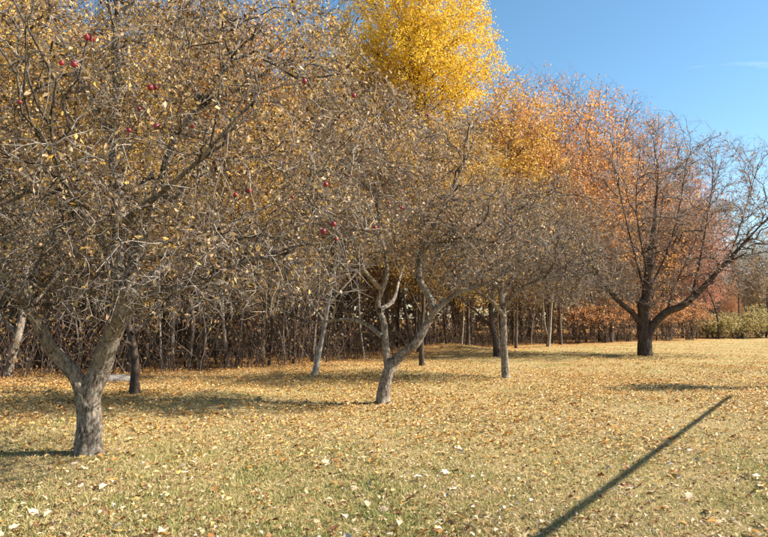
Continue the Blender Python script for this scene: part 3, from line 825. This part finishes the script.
# ------------------------------------------------------------------ thicket under the trees (nobody could count it)
n = 8500
px = rng.uniform(-420, 1100, n)
d0 = edge_y(X(px, 25)); d0 = edge_y(X(px, d0)); d0 = edge_y(X(px, d0))
d = d0 + rng.exponential(8.0, n) + 0.2
x = X(px, d)
hh = rng.uniform(1.2, 4.6, n) * np.clip(0.35 + (d - d0) / 3.5, 0.25, 1.25)
k = 5
tt = np.linspace(0, 1, k)[None, :, None]
base = np.stack([x, d, ground_z(x, d) - 0.05], 1)[:, None]
lean = np.stack([rng.normal(0, .35, n), rng.normal(0, .35, n), np.ones(n)], 1) * hh[:, None]
P = base + lean[:, None] * tt + rng.normal(0, 0.05, (n, k, 3)) * tt
P[:, :, 0] += (rng.normal(0, .35, n)[:, None] * (tt[..., 0] ** 2) * hh[:, None])
R = (0.006 + 0.012 * rng.random(n) ** 2)[:, None] * (1 - 0.7 * tt[..., 0])
V1, F1, r1 = tubes(P, R, 3)
i = rng.integers(0, n, 17000); j = rng.integers(1, k - 1, 17000)
Q0 = P[i, j]
dirs = norm(rng.normal(0, 1, (17000, 3)) + np.array([0, 0, .5])) * rng.uniform(.15, .6, (17000, 1))
Q = Q0[:, None] + dirs[:, None] * np.linspace(0, 1, 3)[None, :, None] + rng.normal(0, .02, (17000, 3, 3))
V2, F2, r2 = tubes(Q, np.full((17000, 3), 0.005) * np.array([1.2, 1, .5]), 3)
obj('thicket', mesh_arrays('thicket', np.vstack([V1, V2]), np.vstack([F1, F2 + len(V1)]), np.concatenate([r1, r2]), mat=M_TWIG_WOOD), kind='stuff', label='tangled bare brown thicket along the shaded wood edge', category='brush')
i = rng.integers(0, n, 34000); j = rng.integers(1, k, 34000)
C = P[i, j] + rng.normal(0, .15, (34000, 3))
V, F, rn = leaf_quads(C, 0.11, aspect=0.7)
M_THICKET = leaf_mat('thicket_leaves', [(0.05, 0.022, 0.014), (0.12, 0.06, 0.03), (0.22, 0.11, 0.045), (0.17, 0.13, 0.045), (0.34, 0.19, 0.07)], 0.25)
obj('thicket_leaves', mesh_arrays('thicket_leaves', V, F, rn, smooth=False, mat=M_THICKET), kind='stuff', label='withered brown leaves clinging to the thicket', category='brush')

# ------------------------------------------------------------------ far wood that closes the view, one mass
n = 62000
x = rng.uniform(-130, 230, n)
d = np.maximum(edge_y(x), 20) + 34 + rng.uniform(0, 14, n)
top = np.interp(x, [30, 60], [11.5, 6.0]) + 2.2 * np.sin(x * .21) + 1.5 * np.sin(x * .53 + 1) + 1.2 * np.sin(x * 1.3)
C = np.stack([x, d, ground_z(x, d) + top * rng.random(n) ** .8], 1)
V, F, rn = leaf_quads(C, 0.95, aspect=.6)
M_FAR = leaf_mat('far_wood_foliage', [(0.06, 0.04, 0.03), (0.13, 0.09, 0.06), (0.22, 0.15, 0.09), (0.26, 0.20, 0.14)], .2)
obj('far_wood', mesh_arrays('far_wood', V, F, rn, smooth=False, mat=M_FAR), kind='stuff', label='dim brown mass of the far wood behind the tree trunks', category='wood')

# ------------------------------------------------------------------ shrubs on the far right
M_LEAF_SHRUB = leaf_mat('flame_orange_leaves', [(0.30, 0.12, 0.05), (0.52, 0.24, 0.09), (0.62, 0.36, 0.18), (0.58, 0.29, 0.08)], 0.35)
def shrub(name, label, px, d, w, h, leafm, nleaf, lsize, group=None, twigm=None, lo=0.0):
    x = X(px, d)
    T = thing(name, label, 'shrub', (x, d, float(ground_z(x, d))), group)
    t = Tree((0, 0, 0))
    m_ = 16
    kk = 6
    tt = np.linspace(0, 1, kk)[None, :, None]
    dr = np.stack([rng.normal(0, w * .35, m_), rng.normal(0, w * .35, m_), rng.uniform(.6, 1, m_) * h], 1)
    b_ = rng.normal(0, .15, (m_, 3)); b_[:, 2] = -0.05
    P = b_[:, None] + dr[:, None] * tt + rng.normal(0, .04, (m_, kk, 3)) * tt
    R = np.full((m_, kk), 0.022) * (1 - .6 * tt[..., 0])
    t.batches.append((P, R, 4, 1)); t._nodes(P, R, 0.2)
    spec = [((0, 0, h * .55), (w, w * .8, h * .5), 1)]
    t.grow(blobs(spec, 160, .5, 0.1), 5, 3, 0.9, 0.01, 0.008, pick=4, lvl=2, sag=-.1)
    t.grow(blobs(spec, 420, .5, 0.1), 3, 3, 0.5, 0.01, 0.006, pick=4, lvl=3, sag=-.05)
    t.batch_mesh('stems', T, twigm or M_TWIG_WOOD, (1, 2, 3))
    C = t.leaf_points((2, 3), nleaf, .2, .06)
    if lo:            # leaves only on the upper shoots, bare stems below
        C = C[rng.random(len(C)) < np.interp(C[:, 2], [lo - .5, lo + .5], [0.05, .6])]
    V, F, rn = leaf_quads(C, lsize, aspect=.7)
    obj('foliage', mesh_arrays('foliage', V, F, rn, smooth=False, mat=leafm), T, kind='stuff')
for i, (px, d, w, h) in enumerate([(578, 38.5, 1.9, 2.7), (603, 39.5, 2.0, 2.9), (626, 40.5, 1.9, 2.8), (664, 42, 2.0, 3.0), (688, 43.5, 2.1, 3.0)]):
    shrub('orange_shrub', ['low orange leaved shrub beside the twin pale stems', 'rusty orange shrub farther left behind the dark double trunk', 'orange shrub immediately left of the dark double trunk, far behind', 'orange shrub immediately right of the dark double trunk, far behind', 'orange shrub next to the yellow-green bushes on the right'][i], px, d, w, h, M_LEAF_SHRUB, 4600, .11, 'orange shrubs behind the spreading tree', lo=1.5)
for i, (px, d, w, h) in enumerate([(714, 47, 2.2, 1.8), (736, 48, 2.3, 2.1), (757, 49, 2.5, 2.7), (786, 50, 2.6, 2.5)]):
    shrub('green_shrub', ['straw coloured bush next to the orange shrubs', 'yellowish bush between straw and green bushes at far right', 'greenest rounded bush at the far right edge', 'yellow green bush just beyond the right picture edge'][i], px, d, w, h, M_LEAF_GREEN, 4200, .12, 'yellow-green bushes at the far right')

# ------------------------------------------------------------------ boulder behind the foreground trunk
bm_p = ellipsoid((0, 0, 0), (1, 1, 1), 10)
nu, nv = 18, 9
BV = []
for a_ in range(nv + 1):
    th = math.pi * a_ / nv
    for b_ in range(nu):
        ph = 2 * math.pi * b_ / nu
        r = 1 + 0.10 * math.sin(3 * ph + 1) * math.sin(th) + 0.07 * math.sin(5 * ph + 2 * th) + random.uniform(-.03, .03)
        zz = math.copysign(abs(math.cos(th)) ** 0.6, math.cos(th))
        BV.append((0.62 * r * math.sin(th) ** .8 * math.cos(ph), 0.4 * r * math.sin(th) ** .8 * math.sin(ph), 0.14 * zz))
BF = [[a_ * nu + b_, (a_ + 1) * nu + b_, (a_ + 1) * nu + (b_ + 1) % nu, a_ * nu + (b_ + 1) % nu] for a_ in range(nv) for b_ in range(nu)]
M_STONE = bark_mat('grey_stone', (0.15, 0.13, 0.115), (0.33, 0.29, 0.255), None, 0.5, 0.4, 1.0)
g = ground_at(112, 380)
o = obj('boulder', mesh_arrays('boulder', BV, np.array(BF), mat=M_STONE), label='flat grey boulder on the leaf litter behind the forked trunk', category='boulder')
o.location = (g[0], g[1], 0.0)

# ------------------------------------------------------------------ things beside the camera that only cast shadows into view
g = np.array([13.6, 14.2, 0.0])
T = thing('young_tree', 'slim young tree just outside the right edge, casting the long thin shadow', 'tree', (g[0], g[1], float(ground_z(g[0], g[1]))))
t = Tree(g)
t.stem('trunk', [g + (0, 0, -.1), g + (0.02, 0, 1.5), g + (-.04, .03, 3.6), g + (0, 0, 5.6)], 0.13, 0.06, k=24, sides=10, skip=.55, wander=.006)
spec = [((g[0], g[1], 5.0), (.85, .85, 1.2), 1)]
t.grow(blobs(spec, 18, .4), 6, 4, 1.2, .012, .007, pick=4, lvl=1, sag=-.2)
t.grow(blobs(spec, 120, .5), 4, 3, .6, .009, .004, pick=4, lvl=2)
t.grow(blobs(spec, 500, .5), 4, 3, .35, .009, .003, pick=4, lvl=3)
finish(t, T, M_APPLE_BARK, M_TWIG, M_LEAF_APPLE, 5000, .09, (2, 3))

# unseen steel arm on a post, added to throw the diagonal shadow
M_STEEL, N, L, out = new_mat('weathered_steel')
nn = N.new('ShaderNodeTexNoise'); nn.inputs['Scale'].default_value = 12
r_ = ramp(N, [(0.10, 0.10, 0.10), (0.22, 0.21, 0.20)], [0.35, 0.65])
L.new(nn.outputs[0], r_.inputs[0])
p = N.new('ShaderNodeBsdfPrincipled'); p.inputs['Metallic'].default_value = 0.6; p.inputs['Roughness'].default_value = 0.5
L.new(r_.outputs[0], p.inputs['Base Color']); L.new(p.outputs[0], out.inputs[0])
ARM_H = 2.6
off = ARM_H / math.tan(SUN_EL)
tip = ground_at(728, 398); near = ground_at(540, 537)
dirv = (tip - near) / np.linalg.norm(tip - near)
A1 = tip + np.array([SUN_H.x * off, SUN_H.y * off, ARM_H])
A0 = A1 - dirv * 15.0
T = thing('shadow_caster_arm', 'long straight unseen steel arm on a post beside the camera, added to cast the diagonal shadow', 'shadow caster', (A0[0], A0[1], 0))
o3 = np.array([A0[0], A0[1], 0])
V, F, rn = tubes(np.linspace(A0 - dirv * 1.2, A1, 10)[None] - o3, np.linspace(0.036, 0.032, 10)[None], 12)
ARM = obj('arm', mesh_arrays('arm', V, F, mat=M_STEEL), T)
V, F, rn = tubes(np.array([[A0[0], A0[1], -.1], [A0[0], A0[1], ARM_H - .05]])[None] - o3, np.array([[.11, .11]]), 14)
obj('post', mesh_arrays('post', V, F, mat=M_STEEL), T)
V, F, rn = tubes(np.array([A0 - dirv * 1.6, A0 - dirv * 1.0])[None] - o3, np.array([[.2, .2]]), 14)
nV = len(V)
obj('counterweight', mesh_arrays('counterweight', np.vstack([V, [A0 - dirv * 1.6 - o3, A0 - dirv * 1.0 - o3]]), [F, np.array([[nV, (i + 1) % 14, i] for i in range(14)] + [[nV + 1, 14 + i, 14 + (i + 1) % 14] for i in range(14)])], mat=M_STEEL), ARM)

# ------------------------------------------------------------------ grass blades
def spread(n, d0, d1, power, half=0.80):
    """points over the lawn, thinning out with distance"""
    u = rng.random(n)
    d = (d0 ** (1 - power) + u * (d1 ** (1 - power) - d0 ** (1 - power))) ** (1 / (1 - power))
    x = rng.uniform(-1, 1, n) * (half * d + 1.5)
    return x, d
n = 330000
x, y = spread(n, 3.0, 22.0, 1.9)
ok = y < edge_y(x) + 0.5
x, y = x[ok], y[ok]; n = len(x)
patch = np.clip(0.5 + 0.4 * np.sin(x * 1.1 + 0.6 * np.sin(y * .9)) * np.sin(y * 0.8 + 1.1 * np.sin(x * .7)) + 0.3 * np.sin(x * 3.7 + 1.7 * np.sin(y * 2.9)) * np.sin(y * 4.1 + 1.4 * np.sin(x * 2.3)), 0, 1)
h = rng.uniform(0.014, 0.046, n) * (0.65 + 0.6 * patch)
w = rng.uniform(0.0022, 0.005, n) * (1 + y / 9)
ang = rng.uniform(0, 2 * math.pi, n)
z = ground_z(x, y)
bx = np.cos(ang) * w; by = np.sin(ang) * w
ln = rng.normal(0, 0.024, (n, 2))
V = np.stack([np.stack([x - bx, y - by, z - .004], 1), np.stack([x + bx, y + by, z - .004], 1), np.stack([x + ln[:, 0], y + ln[:, 1], z + h], 1)], 1).reshape(-1, 3)
F = np.arange(3 * n).reshape(-1, 3)
rn = np.clip(rng.random(n) * 0.52 + 0.42 * patch ** 1.5 * rng.random(n) + 0.33 * np.clip((9.5 - y) / 5, 0, 1) * (0.45 + 0.55 * patch), 0, 1)
M_GRASS = leaf_mat('lawn_grass', [(0.42, 0.29, 0.17), (0.52, 0.39, 0.23), (0.44, 0.35, 0.17), (0.31, 0.30, 0.10), (0.15, 0.20, 0.05)], 0.3, pos=[0, .25, .45, .65, 1])
obj('grass', mesh_arrays('grass', V, F, np.repeat(rn, 3), smooth=False, mat=M_GRASS), kind='stuff', label='short half-dry mown grass of the lawn', category='grass')

# ------------------------------------------------------------------ leaf litter
M_LITTER = leaf_mat('fallen_leaf_litter', [(0.24, 0.10, 0.035), (0.44, 0.22, 0.06), (0.56, 0.32, 0.09), (0.62, 0.40, 0.14), (0.62, 0.44, 0.20), (0.64, 0.50, 0.32)], 0.15)
x, y = spread(520000, 3.4, 62.0, 1.4)
dens = np.clip((y - 5.5) / 9.5, 0.05, 1) ** 1.7 * np.clip(1.25 - np.abs(x) / 60, .3, 1)
cl = np.clip(0.55 + 0.4 * np.sin(x * .9 + np.sin(y * .7)) * np.sin(y * .55 + 2 + np.sin(x * .5)) + 0.3 * np.sin(x * 2.7 + 2 * np.sin(y * 1.9)) * np.sin(y * 2.3 + np.sin(x * 1.3)), 0, 1)
ok = (rng.random(len(x)) < dens * (0.2 + 0.8 * cl)) & (y < edge_y(x) + 6)
x, y = x[ok], y[ok]
C = np.stack([x, y, ground_z(x, y) + rng.uniform(.008, .035, len(x))], 1)
V, F, rn = leaf_quads(C, rng.uniform(0.03, 0.08, len(C)), flat=0.85, droop=0.0, aspect=0.75, fold=0.3)
obj('leaf_litter', mesh_arrays('leaf_litter', V, F, rn, smooth=False, mat=M_LITTER), kind='stuff', label='golden carpet of fallen leaves under the trees', category='leaves')
# crumbs and small leaves scattered through the near grass
x, y = spread(11000, 3.2, 14.0, 1.5)
C = np.stack([x, y, ground_z(x, y) + rng.uniform(.012, .042, len(x))], 1)
V, F, rn = leaf_quads(C, 0.045, flat=0.8, droop=0.0, aspect=0.6, fold=0.4)
M_BITS = leaf_mat('small_leaf_bits', [(0.13, 0.05, 0.03), (0.26, 0.13, 0.06), (0.42, 0.27, 0.11), (0.58, 0.45, 0.26), (0.62, 0.54, 0.42)], 0.15)
obj('leaf_crumbs', mesh_arrays('leaf_crumbs', V, F, rn, smooth=False, mat=M_BITS), kind='stuff', label='small brown leaf crumbs scattered through the near grass', category='leaves')

# ------------------------------------------------------------------ the larger fallen leaves of the foreground, one by one
def leaf_shape(seed):
    r = np.random.default_rng(seed)
    m_ = 9
    s = np.linspace(0, 1, m_)
    w = np.sin(s * math.pi) ** .7 * (0.32 + .10 * np.sin(s * 17 + r.uniform(0, 6))) + .01
    curl, bend, tw = r.uniform(.2, 1.0), r.uniform(-.5, .9), r.normal(0, .4)
    V = []
    for i in range(m_):
        zc = .16 * bend * math.sin(s[i] * math.pi) + 0.02
        for q in (-1, 0, 1):
            a_ = tw * (s[i] - .5)
            xx = w[i] * q * (1 - .25 * curl)
            zz = (abs(q) * w[i] * curl * .55)
            V.append((xx * math.cos(a_) - zz * math.sin(a_), s[i] - .5, zc + xx * math.sin(a_) + zz * math.cos(a_)))
    V = np.array(V)
    V[:, 2] -= V[:, 2].min()
    F = [[i * 3 + q, i * 3 + q + 1, i * 3 + q + 4, i * 3 + q + 3] for i in range(m_ - 1) for q in (0, 1)]
    return V, np.array(F)
def plain_leaf(name, c0, c1):
    m, N, L, out = new_mat(name)
    tc = N.new('ShaderNodeTexCoord'); nn = N.new('ShaderNodeTexNoise'); nn.inputs['Scale'].default_value = 5; nn.inputs['Detail'].default_value = 5
    L.new(tc.outputs['Object'], nn.inputs[0])
    r = ramp(N, [c0, c1], [.35, .65]); L.new(nn.outputs[0], r.inputs[0])
    p = N.new('ShaderNodeBsdfPrincipled'); p.inputs['Roughness'].default_value = .8; p.inputs['Specular IOR Level'].default_value = .15
    L.new(r.outputs[0], p.inputs['Base Color']); L.new(p.outputs[0], out.inputs[0])
    return m
KINDS = [('pale tan', plain_leaf('pale_tan_leaf', (0.42, 0.30, 0.18), (0.62, 0.48, 0.33)), .42), ('pinkish white', plain_leaf('pale_underside_leaf', (0.46, 0.35, 0.27), (0.64, 0.53, 0.43)), .24),
         ('reddish brown', plain_leaf('red_brown_leaf', (0.14, 0.05, 0.03), (0.28, 0.12, 0.06)), .18), ('yellow', plain_leaf('yellow_leaf', (0.50, 0.33, 0.07), (0.62, 0.44, 0.14)), .09), ('orange', plain_leaf('orange_leaf', (0.42, 0.20, 0.05), (0.56, 0.30, 0.09)), .07)]
LM = {}
for ki, (kn, km, kw) in enumerate(KINDS):
    for s in range(5):
        V, F = leaf_shape(500 + s * 7)
        LM[ki, s] = mesh_arrays('fallen_leaf', V, F, mat=km)
cum = np.cumsum([k_[2] for k_ in KINDS])
x, y = spread(900, 3.7, 7.8, 1.2, 0.62)
keep = np.argsort(-(clump(np.stack([x, y, x * 0], 1), 1.4) + rng.random(900) * .9))[:300]
x, y = x[keep], y[keep]
for i in range(len(x)):
    ki = int(np.searchsorted(cum, rng.random() * cum[-1]))
    s = rng.uniform(.055, .115)
    o = obj('fallen_leaf', LM[ki, int(rng.integers(0, 5))], label=f'{KINDS[ki][0]} curled dry leaf lying on the grass of the near foreground', category='leaf', group=f'{KINDS[ki][0]} fallen leaves in the foreground')
    o.location = (x[i], y[i], float(ground_z(x[i], y[i])) + rng.uniform(.012, .03))
    o.scale = (s * rng.uniform(.8, 1.2), s, s)
    o.rotation_euler = (rng.normal(0, .3), rng.normal(0, .35) + (math.pi if rng.random() < .3 else 0), rng.uniform(0, 6.28))
